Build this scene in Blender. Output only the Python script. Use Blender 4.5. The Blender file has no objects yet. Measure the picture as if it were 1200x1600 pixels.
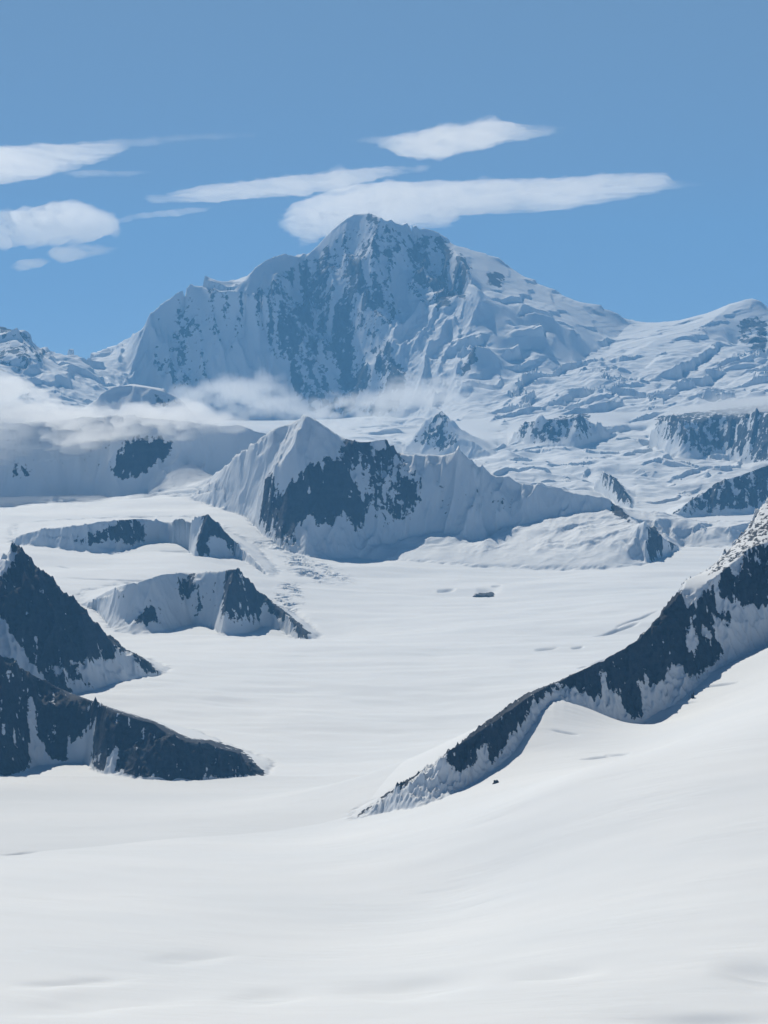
import bpy, math, os
import numpy as np
R = math.radians
sc = bpy.context.scene
QUICK = float(os.environ.get('TSTEP', '0.00065'))       # terrain grid step (radians seen from the viewpoint)

# ------------------------------------------------------------------ camera
F = 2986.0; EYE = 3000.0; PITCH = math.atan(240.0 / F)
cam = bpy.data.objects.new('camera', bpy.data.cameras.new('camera'))
sc.collection.objects.link(cam); sc.camera = cam
cam.location = (0, 0, EYE)
cam.rotation_euler = (R(90) - PITCH, 0, 0)
cam.data.sensor_fit = 'VERTICAL'; cam.data.sensor_height = 24.0
cam.data.lens = 24.0 * F / 1600.0
cam.data.clip_start = 5; cam.data.clip_end = 600000

# ------------------------------------------------------------------ light
SUN_EL, SUN_AZ = 46.0, -24.0            # azimuth from the view direction, negative = left
w = bpy.data.worlds.new('World'); sc.world = w; w.use_nodes = True
nt = w.node_tree; bg = nt.nodes['Background']
sky = nt.nodes.new('ShaderNodeTexSky'); sky.sky_type = 'NISHITA'; sky.sun_disc = False
sky.sun_elevation = R(SUN_EL); sky.sun_rotation = R(SUN_AZ)
sky.altitude = 12000; sky.air_density = 1.0; sky.dust_density = 0.0; sky.ozone_density = 1.0
veil = nt.nodes.new('ShaderNodeMix'); veil.data_type = 'RGBA'; veil.inputs[0].default_value = .7     # evens the sky out towards the horizon
veil.inputs[7].default_value = (.195 / .08, .355 / .08, .565 / .08, 1)
tc = nt.nodes.new('ShaderNodeTexCoord'); sep = nt.nodes.new('ShaderNodeSeparateXYZ'); mr = nt.nodes.new('ShaderNodeMapRange')
nt.links.new(tc.outputs['Generated'], sep.inputs[0]); nt.links.new(sep.outputs[2], mr.inputs[0])
mr.inputs[1].default_value = .2; mr.inputs[2].default_value = .34; mr.inputs[3].default_value = .7; mr.inputs[4].default_value = 0.0
nt.links.new(mr.outputs[0], veil.inputs[0])
nt.links.new(sky.outputs[0], veil.inputs[6]); nt.links.new(veil.outputs[2], bg.inputs[0]); bg.inputs[1].default_value = 0.08
sun = bpy.data.objects.new('sun', bpy.data.lights.new('sun', 'SUN'))
sc.collection.objects.link(sun)
sun.data.energy = 4.1; sun.data.angle = R(0.5); sun.data.color = (1.0, 0.925, 0.79)
sun.rotation_euler = (R(90 - SUN_EL), 0, math.pi - R(SUN_AZ))
vs = sc.view_settings
vs.view_transform = 'Standard'; vs.look = 'None'; vs.exposure = 0.0; vs.gamma = 1.0; vs.use_curve_mapping = False
sc.cycles.diffuse_bounces = 1; sc.cycles.volume_bounces = 10; sc.cycles.max_bounces = 8
sc.cycles.volume_step_rate = 1.0; sc.cycles.use_denoising = True

# ------------------------------------------------------------------ helpers
def p3(x, y, D):
    """photo pixel + ground distance (km) -> metres, z relative to the eye"""
    x = np.asarray(x, float); y = np.asarray(y, float); D = np.asarray(D, float) * 1000
    a = (x - 600) / F; b = (800 - y) / F
    Yc = math.cos(PITCH) + b * math.sin(PITCH); Zc = b * math.cos(PITCH) - math.sin(PITCH)
    return D * a / Yc, D + 0 * a, D * Zc / Yc
def proj(X, Y, Z):
    c, s = math.cos(PITCH), math.sin(PITCH)
    fw = Y * c - Z * s; up = Z * c + Y * s
    return 600 + F * X / fw, 800 - F * up / fw

rs = np.random.RandomState(7)
PERM = rs.permutation(1024); PERM = np.concatenate([PERM, PERM]); GA = rs.rand(1024) * 2 * math.pi
GX, GY = np.cos(GA).astype(np.float32), np.sin(GA).astype(np.float32)
def perlin(x, y, seed=0):
    x = x + seed * 37.17; y = y + seed * 91.73
    xi = np.floor(x).astype(np.int32); yi = np.floor(y).astype(np.int32)
    xf = (x - xi).astype(np.float32); yf = (y - yi).astype(np.float32)
    u = xf * xf * xf * (xf * (xf * 6 - 15) + 10); v = yf * yf * yf * (yf * (yf * 6 - 15) + 10)
    def g(i, j, dx, dy):
        h = PERM[(PERM[(xi + i) & 1023] + yi + j) & 1023]
        return GX[h] * dx + GY[h] * dy
    a = g(0, 0, xf, yf); b = g(1, 0, xf - 1, yf); c = g(0, 1, xf, yf - 1); d = g(1, 1, xf - 1, yf - 1)
    return ((a + u * (b - a)) + v * ((c + u * (d - c)) - (a + u * (b - a)))) * 1.5
def fbm(x, y, octv, seed=0, gain=0.5):
    s = 0; a = 1; t = 0
    for k in range(octv):
        s = s + a * perlin(x * 2 ** k, y * 2 ** k, seed + k); t += a; a *= gain
    return s / t
def ridged(x, y, octv, seed=0, gain=0.55):
    s = 0; a = 1; t = 0; wgt = 1
    for k in range(octv):
        n = 1 - np.abs(perlin(x * 2 ** k, y * 2 ** k, seed + k)) * 1.6
        n = n * n * wgt; wgt = np.clip(n * 1.4, 0.25, 1)
        s = s + a * n; t += a; a *= gain
    return s / t - 0.45
def sstep(a, b, x):
    t = np.clip((x - a) / (b - a), 0, 1); return t * t * (3 - 2 * t)
def inpoly(px, py, poly):
    ins = np.zeros(px.shape, bool); n = len(poly)
    for i in range(n):
        x1, y1 = poly[i][:2]; x2, y2 = poly[(i + 1) % n][:2]
        if y1 == y2: continue
        c = ((y1 > py) != (y2 > py)) & (px < (x2 - x1) * (py - y1) / (y2 - y1) + x1)
        ins ^= c
    return ins

# ------------------------------------------------------------------ smooth snow base (thin plate spline)
GP = [(-400,1600,3.7),(0,1600,3.6),(600,1600,3.4),(1200,1600,3.1),(1600,1600,3.0),(-400,2000,2.6),(300,2000,2.5),(1000,2000,2.4),(1600,2000,2.3),
 (-400,1345,5.1),(0,1335,5.15),(300,1308,5.25),(560,1277,5.35),(700,1400,4.35),(300,1450,4.3),(1200,1320,3.95),(900,1210,4.75),(1200,1150,4.6),
 (1500,1100,4.6),(700,1247,5.2),(800,1175,5.45),(868,1092,5.72),(935,1112,5.72),(1000,1132,5.78),(1060,1100,5.9),(1120,1050,6.05),(1200,1010,6.2),(1500,900,6.7),
 (1000,1180,5.1),(1100,1130,5.2),
 (-400,1220,6.6),(0,1212,6.65),(200,1216,6.65),(415,1210,6.85),(640,1203,6.75),
 (500,1100,8.15),(700,1110,8.0),(500,1000,9.85),(350,1060,8.75),(250,1060,8.65),(150,1080,8.35),(-300,1090,8.3),(700,950,10.95),(900,1000,9.6),(1000,940,10.7),
 (600,900,12.2),(500,930,11.4),(560,868,13.1),(800,880,12.7),(1000,872,12.75),(1100,858,13.2),(640,878,12.75),
 (480,1002,10.1),(350,995,10.1),(200,988,10.25),(100,925,11.1),(100,890,11.8),(50,858,12.4),(300,878,12.0),(420,903,11.8),(180,865,12.35),(-300,900,11.5),
 (0,838,12.95),(0,800,14.2),(200,805,13.9),(340,775,14.7),(400,805,13.9),(0,776,15.7),(200,774,15.6),(300,760,15.5),(-300,790,15.6),(-300,840,13.0),
 (1010,815,16.3),(1030,790,18),(1045,765,20),(1200,790,17.5),(850,745,20.5),(1000,735,22),(900,700,24),(1000,690,24.5),(1080,716,23),(800,676,25.8),(1000,665,26),(1250,665,26),(700,715,24)]
GH = [(680,-1430,6.5),(800,-1400,6.75),(930,-1380,7.2),(1060,-1380,7.8),(1200,-1380,8.9),(1300,-1330,9.0),(1300,-1330,12.0),(1000,-1380,8.2),(1100,-1400,9.5),(1600,-1300,9),(1600,-1300,14),(450,-1250,16.5),(700,-1300,16.5),(0,-1000,19),(300,-1050,20),(600,-1200,21),
 (0,-900,26),(300,-950,27),(600,-950,27),(-400,-900,24),(1600,-1100,22),(600,-950,30),(0,-900,32),(400,-900,36),(1200,-900,36),(1200,-1000,45),(0,-1000,45),(600,-1000,42)]
def tps_fit():
    a = np.array(GP, float); X, Y, Z = p3(a[:, 0], a[:, 1], a[:, 2])
    b = np.array(GH, float); X = np.r_[X, (b[:, 0] - 600) / F * b[:, 2] * 1000]; Y = np.r_[Y, b[:, 2] * 1000]; Z = np.r_[Z, b[:, 1]]
    U = X / Y; V = np.log(Y); n = len(U)
    d2 = (U[:, None] - U) ** 2 + (V[:, None] - V) ** 2
    K = np.where(d2 > 0, 0.5 * d2 * np.log(d2 + 1e-30), 0) + np.eye(n) * 1e-5
    P = np.c_[np.ones(n), U, V]
    A = np.block([[K, P], [P.T, np.zeros((3, 3))]])
    return U, V, np.linalg.solve(A, np.r_[Z, 0, 0, 0])
TU, TV, TW = tps_fit()
def ground(U, V):
    sh = U.shape; U = U.ravel(); V = V.ravel(); out = TW[-3] + TW[-2] * U + TW[-1] * V
    for i in range(len(TU)):
        d2 = (U - TU[i]) ** 2 + (V - TV[i]) ** 2
        out += TW[i] * 0.5 * d2 * np.log(d2 + 1e-30)
    return out.reshape(sh)
def hit(x, y, lo=2.3, hi=40.0):
    """distance (km) at which the sight line through a pixel meets the snow base"""
    D = np.exp(np.linspace(math.log(lo), math.log(hi), 1500))
    X, Y, Z = p3(np.full(1500, x), np.full(1500, y), D)
    g = ground(X / Y, np.log(Y)); k = np.where(Z < g)[0]
    return D[k[0]] if len(k) else hi

# ------------------------------------------------------------------ mountains: ridge lines (pixel x, pixel y, km), foot lines and back feet (pixel x, km)
M = {}
# a third value below 3 is not a distance but the steepness (tangent) of the face measured from its foot
M['right'] = dict(
 front=[(548,1280),(600,1268),(650,1262),(700,1244),(760,1208),(800,1178),(835,1128),(868,'5.72'),(905,'5.72'),(935,'5.75'),(990,1130),(1030,1112),(1060,1098),(1120,1048),(1200,1008),(1500,900)],
 back=[(1600,9.2),(1300,8.1),(1200,7.55),(1130,7.1),(1060,6.68),(1000,6.42),(900,6.2),(800,5.85),(700,5.6),(548,5.44)],
 lines=[[(556,1273,5.38),(600,1243,1.2),(640,1218,1.2),(700,1173,1.3),(740,1150,1.3),(790,1115,1.3),(825,1090,1.3),(870,1067,1.2),(920,1043,1.2),(960,1022,1.2),(1000,998,1.2),(1030,962,1.2),(1064,925,1.2),(1064,908,.9),(1100,893,.8),(1130,862,.75),(1165,825,.72),(1180,795,.68),(1200,775,.65),(1300,680,.7),(1500,560,.7)],
        [(1064,930,1.05),(1085,935,1.3),(1110,908,1.3),(1140,885,1.3),(1170,858,1.3),(1200,845,1.3),(1300,800,1.3)],
        [(1112,930,1.15),(1118,975,1.45),(1140,1010,1.3)],
        [(945,1035,1.3),(960,1080,1.3)],[(1030,1000,1.3),(1040,1060,1.45)]])
M['lowleft'] = dict(
 front=[(-400,1230),(0,1211),(30,1206),(60,1196),(130,1192),(155,1206),(220,1216),(300,1219),(417,1211)],
 back=[(425,7.1),(300,7.65),(100,8.1),(-400,8.5)],
 lines=[[(-400,960,1),(-100,985,1),(0,1032,1),(25,1040,1),(60,1055,1),(90,1073,1),(112,1086,1),(160,1100,1),(178,1112,1),(215,1124,1),(240,1130,1),(262,1145,1),(285,1157,1),(310,1164,1),(325,1160,1),(345,1170,1),(375,1176,1),(395,1192,1),(413,1208,6.86)],
        [(160,1102,1),(166,1140,1.25),(168,1180,1.2)],
        [(60,1060,1),(68,1110,1.2),(80,1160,1.2)], [(-10,1045,1),(10,1110,1.2),(20,1170,1.2)],[(240,1132,1),(262,1170,1.25),(275,1200,1.2)]])
M['pyramid'] = dict(
 front=[(-400,1120),(0,1100),(60,1092),(110,1087),(150,1078),(190,1066),(252,1052)],
 back=[(262,8.95),(200,9.5),(60,9.9),(-400,10)],
 lines=[[(20,843,.95),(45,868,.95),(80,905,.95),(105,928,.95),(130,950,.95),(160,978,.95),(190,1005,.95),(215,1022,.95),(250,1049,.95)],
        [(20,843,.95),(0,868,.85),(-60,920,.8),(-300,960,.8)],
        [(20,843,.95),(2,905,1.1),(-20,945,1.15),(10,985,1.2),(60,1022,1.3),(100,1045,1.3),(140,1070,1.2)],
        [(50,890,1),(60,930,1.1),(100,990,1.15),(150,1040,1.2)]])
M['nunatak'] = dict(
 front=[(125,945),(150,952),(178,985),(215,992),(260,987),(300,977),(330,983),(352,994),(380,990),(410,980),(440,985),(470,998),(492,998)],
 back=[(497,10.4),(450,11.0),(400,11.3),(300,11.5),(200,11.4),(125,11.15)],
 lines=[[(138,938,1),(160,925,1),(190,915,.95),(240,902,.95),(270,897,.95),(300,893,.95),(340,892,.95),(370,889,.95),(395,912,.95),(420,935,.9),(440,955,.9),(460,972,.9),(484,992,.8)],
        [(365,892,1),(355,925,1.1),(350,965,1.15)]])
M['scarp'] = dict(
 front=[(20,848),(60,852),(100,858),(180,866),(215,853),(250,848),(290,853),(303,870),(335,872),(370,870),(400,886),(424,903)],
 back=[(432,12.1),(400,13.0),(340,13.5),(300,13.8),(150,13.8),(20,13.6)],
 lines=[[(25,836,1),(60,828,1),(100,823,1),(160,815,1),(210,811,1),(260,815,1),(300,812,1),(325,803,1),(350,829,1),(380,858,1),(405,882,1),(420,897,1)],
        [(325,806,1.1),(312,835,1.25),(306,858,1.2)]])
M['centre'] = dict(
 front=[(385,808),(410,835),(450,860),(500,870),(560,870),(640,877),(720,882),(820,887),(900,888),(960,886),(1008,883),(1040,868),(1064,856)],
 toe=[(385,808,13.84),(410,835,13.37),(450,858,13.0),(500,868,12.9),(560,866,13.1),(600,852,13.2),(640,840,13.25),(690,826,13.3),(712,848,13.05),(740,846,13.1),(780,826,13.3),(840,813,13.35),(900,798,13.4),(945,795,13.45),(970,803,13.4),(990,830,13.1),(1008,880,12.45),(1040,868,12.87),(1064,856,13.3)],
 back=[(1070,14.0),(1000,15.0),(900,15.2),(700,15.4),(500,15.5),(400,15.8),(300,15.9),(230,15.7),(230,15.1),(300,14.5),(350,14.1)],
 lines=[[(250,766,15.3),(300,757,15.0),(325,748,14.7),(345,729,14.4),(385,700,14.15),(400,682,14.05),(430,668,13.95),(455,662,13.9),(478,649,1.05),(500,660,1.05),(520,671,1.05),(545,689,1.05),(575,690,1.05),(605,685,1.05),(625,709,1),(660,715,1),(690,712,1),(720,703,.95),(745,722,.95),(775,742,.95),(810,753,.95),(860,765,.95),(885,770,.95),(915,772,.95),(935,775,.95),(952,783,.95),(968,800,.95),(990,818,1.1),(1010,820,1.1),(1022,829,1.1),(1035,842,1.1),(1060,854,1.1)],
        [(478,649,1.05),(462,680,1.12),(445,705,1.18),(420,735,1.2),(402,770,1.2),(402,800,1.2),(425,830,1.2),(450,850,1.2)],
        [(520,672,1.05),(527,700,1.15),(545,745,1.25)],[(490,662,1.05),(475,700,1.15),(482,740,1.2)],
        [(605,688,1.05),(590,730,1.15),(575,790,1.2),(570,840,1.2)],
        [(665,716,1),(660,760,1.12),(640,800,1.2)],[(740,722,1),(755,760,.85),(750,790,.8)],[(700,745,.85),(690,790,.8)],[(820,760,.95),(815,790,1.15)],
        [(600,852,13.2),(640,840,13.25),(690,826,13.3),(712,848,13.05),(740,846,13.1),(780,826,13.3),(840,813,13.35),(900,798,13.4),(945,795,13.45),(968,803,13.4)],
        [(1010,835,1.1),(1010,860,1.1)]])
M['leftbank'] = dict(
 front=[(-400,'15.6'),(0,'15.6'),(60,'15.6'),(115,'15.8'),(140,'15.8'),(180,'15.6'),(240,'15.6'),(300,'15.7'),(345,'15.9'),(385,'16'),(430,'16.1'),(480,'16.4')],
 back=[(500,17.6),(300,18.3),(0,18.5),(-400,18.6)],
 lines=[[(-400,640,1.12),(-100,655,1.12),(0,662,1.12),(60,658,1.12),(130,652,1.12),(200,650,1.12),(260,655,1.12),(320,662,1.12),(370,668,1.12),(410,674,1.12),(445,680,1.12)],
        [(135,715,1.2),(140,742,1.3),(150,758,1.4)], [(200,660,1.15),(170,720,1.4)], [(20,680,1.15),(30,740,1.4)], [(300,690,1.15),(290,730,1.15)]])
M['foothill'] = dict(
 front=[(795,690),(820,697),(850,699),(900,697),(950,684),(995,662)], back=[(1000,26.5),(930,26.6),(850,26.5),(790,26.2)],
 lines=[[(803,668,.95),(818,660,.95),(850,654,.95),(885,656,.95),(907,646,.95),(925,660,.9),(950,668,.8),(985,661,.8)],[(907,648,1),(900,670,1.2)]])
M['lowpeak'] = dict(
 front=[(630,705),(680,712),(730,716),(775,714)], back=[(780,26.4),(700,27),(625,26.5)],
 lines=[[(635,690,.9),(655,668,.9),(672,655,.9),(690,642,.9),(703,662,.9),(720,684,.9),(740,690,.9),(755,700,.9),(770,712,.9)]])
M['bluff'] = dict(
 front=[(1015,690),(1035,705),(1060,716),(1100,716),(1130,712),(1200,728),(1600,740)], back=[(1600,27),(1200,26.8),(1050,26.6),(1010,26)],
 lines=[[(1018,668,.95),(1028,653,.95),(1046,647,.95),(1070,658,.95),(1092,664,.95),(1118,646,.95),(1150,656,.95),(1175,642,.95),(1200,648,.95),(1600,600,.9)],[(1060,650,1),(1080,680,1.2),(1100,700,1.2)]])
M['step'] = dict(
 front=[(925,762),(945,775),(965,788),(988,792)], back=[(995,20.6),(960,21.3),(922,21)],
 lines=[[(932,746,.95),(945,739,.95),(957,741,.95),(970,758,.95),(985,785,.95)]])
M['dome'] = dict(
 front=[(40,'21.0'),(150,'20.8'),(300,'20.8'),(380,'21.2')],
 back=[(380,22.9),(250,23.6),(100,23.2),(40,22)],
 lines=[[(100,650,21.7),(140,635,21.7),(160,612,21.72),(180,604,21.75),(205,602,21.75),(235,606,21.75),(258,612,21.75),(280,622,21.75),(320,660,21.7)],[(165,610,22.0),(205,599,22.2),(258,608,22.0)]])
M['farleft'] = dict(
 front=[(-400,'27'),(0,'26.6'),(180,'27.0'),(240,'28.0')],
 back=[(240,32.5),(0,33.5),(-400,33)],
 lines=[[(-400,560,30.5),(-100,530,29.6),(-20,513,29.5),(0,511,29.5),(25,510,29.5),(45,520,29.5),(60,532,29.6),(80,548,29.8),(105,556,30),(150,575,30),(200,610,29.5)],
        [(25,510,29.5),(30,550,28.5),(60,590,27.9),(80,610,27.6)],[(80,550,29.8),(110,585,28.8),(130,610,28.2)],[(-30,540,29),(0,580,28),(10,600,27.6)]])
M['spur'] = dict(
 front=[(1044,810),(1060,812),(1100,806),(1150,806),(1200,800),(1600,790)],
 back=[(1600,21),(1300,20.4),(1180,19.9),(1100,19.0),(1044,17.5)],
 lines=[[(1052,804,1),(1068,790,1),(1090,776,1),(1112,760,1),(1130,750,1),(1160,742,1),(1200,727,1),(1300,690,1),(1600,600,1)],[(1130,752,1),(1120,780,1.25)],[(1180,735,1),(1165,770,1.25)]])
M['hillock'] = dict(
 front=[(890,'14.3'),(950,868),(1010,862),(1060,853),(1130,856),(1200,850),(1300,850)],
 back=[(1300,16.0),(1150,16.0),(1000,15.7),(900,15.2)],
 lines=[[(985,835,.5),(1000,822,.5),(1020,811,.5),(1040,808,.5),(1065,812,.5),(1085,820,.5),(1140,822,.5),(1200,810,.5)],[(1030,812,.6),(1040,835,.6)]])
M['massif'] = dict(
 front=[(80,'32.0'),(150,'30.6'),(300,'30.2'),(500,'30.3'),(580,'29.8'),(640,'28.9'),(680,'28'),(720,'26.8'),(800,'25.6'),(850,'25.4'),(950,'25.6'),(1010,'25.8'),(1100,'26'),(1300,'26'),(1700,'26')],
 back=[(1700,41),(1200,41),(600,40),(200,39),(80,38)],
 lines=[[(90,562,34),(110,556,34),(135,561,33.5),(178,557,.8),(195,542,.85),(215,520,1.05),(232,495,1.1),(250,475,1.12),(275,458,1.15),(300,445,1.15),(335,438,1.12),(385,438,1.12),(400,417,1.12),(430,403,1.1),(447,398,1.05),(462,399,1),(472,406,.97),(500,377,.97),(520,358,.97),(542,343,.97),(560,334,.97),(577,331,.97),(600,343,.92),(625,349,32.6),(654,354,32.7),(677,360,32.75),(692,369,32.8),(712,383,32.9),(745,393,33),(780,404,33),(792,413,33),(820,432,33),(850,446,33),(900,470,33),(940,479,32.9),(965,490,32.9),(985,507,32.9),(1020,505,33.2),(1050,503,33.3),(1100,490,33.3),(1140,475,33.2),(1175,467,33.1),(1190,472,33),(1200,480,33),(1300,520,33),(1700,560,33)],
        [(318,446,1.15),(340,452,1.45),(360,451,1.5),(385,454,1.5),(420,449,1.5),(440,437,1.15)],
        [(385,452,1.2),(384,480,1.2),(380,515,1.3),(355,535,1.4),(335,575,1.4),(310,620,1.4)],
        [(395,455,1.15),(412,500,1.2),(440,560,1.3),(480,600,1.35),(520,630,1.3)],
        [(300,446,.92),(280,500,1.1),(240,560,1.2),(220,600,1.2)],
        [(470,410,.95),(490,470,.85),(520,530,.78),(560,600,.75)],
        [(577,331,.97),(585,400,1.08),(572,470,1.1),(600,530,1.05),(630,590,1.0)],
        [(500,378,.97),(520,440,1.08),(530,480,1.05)],
        [(640,370,32.7),(665,410,32.25),(700,445,31.8),(725,478,31.4),(742,490,31.3)],
        [(700,374,32.8),(740,425,31.9),(790,480,31.0)],[(712,392,32.4),(735,430,31.3),(752,470,30.7)],
        [(790,414,33),(835,470,31.9),(880,505,31.2),(905,520,31)],
        [(812,492,31.0),(835,484,31.05),(865,497,31.0)],[(812,512,30.75),(865,516,30.8)],
        [(795,526,30.2),(850,522,30.5)],[(785,548,29.95),(830,545,30.2)],
        [(705,600,28.9),(722,575,29.2),(745,536,29.5),(765,545,29.6),(780,570,29.5),(800,596,29.2)],[(720,602,28.5),(760,600,28.8)],
        [(985,507,32.9),(950,538,31.6),(900,570,30.2),(850,595,29.2),(790,622,28.2),(720,652,27),(660,682,26)],
        [(990,545,31.0),(930,578,29.4),(850,618,28.1),(790,648,27.1)],
        [(1090,495,33),(1030,530,31.3),(970,562,30.0),(900,598,28.6),(860,622,27.7)],
        [(1060,548,30.4),(1000,575,29.3),(940,605,28.2),(900,625,27.5)],
        [(1175,467,33.1),(1165,510,32.3),(1148,545,31.7)],[(1190,548,31.0),(1200,560,30.8)],
        [(1140,478,33),(1090,520,31.6),(1030,556,30.3),(985,590,29)],
        [(1210,552,30.4),(1165,585,29.2),(1120,606,28.3),(1080,622,27.6),(1000,642,26.6)]])
for n_, m_ in M.items():
    TF = {'massif': 1.34, 'right': 1.0, 'lowleft': 1.15, 'pyramid': 1.25, 'centre': 1.42, 'leftbank': 1.42, 'nunatak': 1.35, 'scarp': 1.35}.get(n_, 1.2)
    ref = []
    for q in m_.get('toe', m_['front']):
        D = q[2] if len(q) > 2 else (float(q[1]) if isinstance(q[1], str) else hit(*q))
        X, Y, Z = p3(q[0], 600, D)
        z = p3(q[0], q[1], D)[2] if len(q) > 2 else ground(np.array([X / Y]), np.array([math.log(Y)]))[0]
        ref.append((q[0], D, float(z)))
    ref.sort(); rx, rD, rz = zip(*ref)
    for ln in m_['lines']:
        for i, (x, y, t) in enumerate(ln):
            if t < 3:
                t = t * TF
                Df = np.interp(x, rx, rD); zb = np.interp(x, rx, rz); k = float(p3(x, y, 1.0)[2])
                ln[i] = (x, y, float((1000 * t * Df - zb) / (1000 * t - k)) if zb < k * Df else Df)
                if zb >= k * Df: ln[i] = (x, y, Df)

STEP = QUICK
U0, U1 = -0.30, 0.30; V0, V1 = math.log(2500), math.log(44000)
NC = int((U1 - U0) / STEP) + 1; NR = int((V1 - V0) / STEP) + 1
NC += (-NC) % 32; NR += (-NR) % 32
us = U0 + (np.arange(NC) + .5) * STEP; vv = V0 + (np.arange(NR) + .5) * STEP
# base on a coarse grid, then bilinear
cs = 8
uc = np.linspace(us[0], us[-1], NC // cs + 1); vc = np.linspace(vv[0], vv[-1], NR // cs + 1)
Gc = ground(*np.meshgrid(uc, vc))
iu = np.interp(us, uc, np.arange(len(uc))); iv = np.interp(vv, vc, np.arange(len(vc)))
i0 = np.minimum(iu.astype(int), len(uc) - 2); j0 = np.minimum(iv.astype(int), len(vc) - 2)
fu = (iu - i0)[None, :]; fv = (iv - j0)[:, None]
G = ((Gc[j0][:, i0] * (1 - fu) + Gc[j0][:, i0 + 1] * fu) * (1 - fv) + (Gc[j0 + 1][:, i0] * (1 - fu) + Gc[j0 + 1][:, i0 + 1] * fu) * fv).astype(np.float32)
UU, VV = np.meshgrid(us.astype(np.float32), vv.astype(np.float32))
YY = np.exp(VV); XX = UU * YY

region = np.zeros((NR, NC), np.int16)           # 0 = open snow
names = list(M)
for k, nme in enumerate(names):
    m = M[nme]; poly = []
    for (x, y) in m['front']:
        D = float(y) if isinstance(y, str) else hit(x, y)
        if isinstance(y, str): poly.append(((x - 600) / F, math.log(D * 1000)))
        else:
            X, Y, Z = p3(x, y, D); poly.append((float(X / Y), math.log(D * 1000)))
    for (x, D) in m['back']: poly.append(((x - 600) / F, math.log(D * 1000)))
    ins = inpoly(UU, VV, poly)
    region[ins & (region == 0)] = k + 1
fix = region == 0
H = np.zeros((NR, NC), np.float32)
S = np.zeros((NR, NC), np.float64); N = np.zeros((NR, NC))
for nme in names:
    for ln in M[nme]['lines']:
        a = np.array(ln, float)
        X, Y, Z = p3(a[:, 0], a[:, 1], a[:, 2])
        for i in range(len(a) - 1):
            n = int(max(abs(X[i + 1] / Y[i + 1] - X[i] / Y[i]), abs(math.log(Y[i + 1] / Y[i]))) / STEP * 2.5) + 2
            t = np.linspace(0, 1, n)
            x = X[i] + (X[i + 1] - X[i]) * t; y = Y[i] + (Y[i + 1] - Y[i]) * t; z = Z[i] + (Z[i + 1] - Z[i]) * t
            c = ((x / y - U0) / STEP).astype(int); r = ((np.log(y) - V0) / STEP).astype(int)
            ok = (c >= 0) & (c < NC) & (r >= 0) & (r < NR); c, r, z = c[ok], r[ok], z[ok]
            np.add.at(S, (r, c), z - G[r, c]); np.add.at(N, (r, c), 1)
ln_ = N > 0
H[ln_] = (S[ln_] / N[ln_]); fix |= ln_
CR = ln_.astype(np.float32)
def relax(H, fix, it):
    for _ in range(it):
        P = np.pad(H, 1, mode='edge')
        A = (P[:-2, 1:-1] + P[2:, 1:-1] + P[1:-1, :-2] + P[1:-1, 2:]) * 0.25
        H = np.where(fix, H, A)
    return H
levels = [(H, fix, ln_)]
while levels[-1][0].shape[1] > 60 and levels[-1][0].shape[1] % 2 == 0 and levels[-1][0].shape[0] % 2 == 0:
    h, f, l = levels[-1]; r, c = h.shape
    hb = h.reshape(r // 2, 2, c // 2, 2); fb = f.reshape(r // 2, 2, c // 2, 2); lb = l.reshape(r // 2, 2, c // 2, 2)
    ls = lb.sum((1, 3)); fs = fb.sum((1, 3))
    hl = (hb * lb).sum((1, 3)) / np.maximum(ls, 1)
    levels.append((np.where(ls > 0, hl, 0).astype(np.float32), (ls > 0) | (fs > 1), ls > 0))
cur = relax(levels[-1][0], levels[-1][1], 600)
for h, f, l in levels[-2::-1]:
    up = np.repeat(np.repeat(cur, 2, 0), 2, 1)
    cur = relax(np.where(f, h, up), f, 70)
H = cur
def blur(A, n):
    for _ in range(n):
        P = np.pad(A, 1, mode='edge'); A = (P[:-2, 1:-1] + 2 * P[1:-1, 1:-1] + P[2:, 1:-1]) * .25
        P = np.pad(A, 1, mode='edge'); A = (P[1:-1, :-2] + 2 * P[1:-1, 1:-1] + P[1:-1, 2:]) * .25
    return A
s0 = 0.00085 / STEP
def grad(Z):
    gv, gu = np.gradient(Z); return gu / (STEP * YY), gv / (STEP * YY)

base = G + H
gx, gy = grad(blur(base, int(6 * s0 * s0) + 1)); slope = np.hypot(gx, gy)
inM = blur((region > 0).astype(np.float32), int(10 * s0 * s0) + 1)
ang = YY / F                                     # metres per photo pixel
px_, py_ = proj(XX, YY, base)
# ---- relief
qx, qy = UU * F, VV * F                           # plan coordinates in photo-pixel units
wx = fbm(qx / 90, qy / 120, 3, 11) * 26; wy = fbm(qx / 90, qy / 120, 3, 19) * 26
crag = ridged((qx + wx) / 34, (qy + wy) / 75, 6, 3)
big = ridged((qx + wx) / 90, (qy + wy) / 150, 4, 31)
steep = sstep(0.35, 0.85, slope)
hh = np.clip(H / (ang * 25), 0, 1)
rough = steep * inM * (0.3 + 0.7 * hh)
rid = {n: region == i + 1 for i, n in enumerate(names)}
rmul = np.ones_like(H)
rmul[rid['massif']] = (1.15 - 1.0 * sstep(700, 760, px_))[rid['massif']]; rmul[rid['farleft']] = 1.0; rmul[rid['nunatak']] = .85; rmul[rid['scarp']] = .75; rmul[rid['centre']] = .95; rmul[rid['leftbank']] = .5
rmul[rid['dome']] = .3; rmul[rid['right']] = .8
rmul = blur(rmul, int(6 * s0 * s0) + 1)
cx_, cy_ = zip(*[(p[0], p[1]) for p in M['massif']['lines'][0]])
below = py_ - np.interp(px_, cx_, cy_)
jm = np.zeros_like(H)
for n_ in ('right', 'lowleft', 'pyramid', 'spur', 'massif'): jm[rid[n_]] = 1
jm[rid['massif']] = (.4 - .4 * sstep(690, 760, px_))[rid['massif']]
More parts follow.
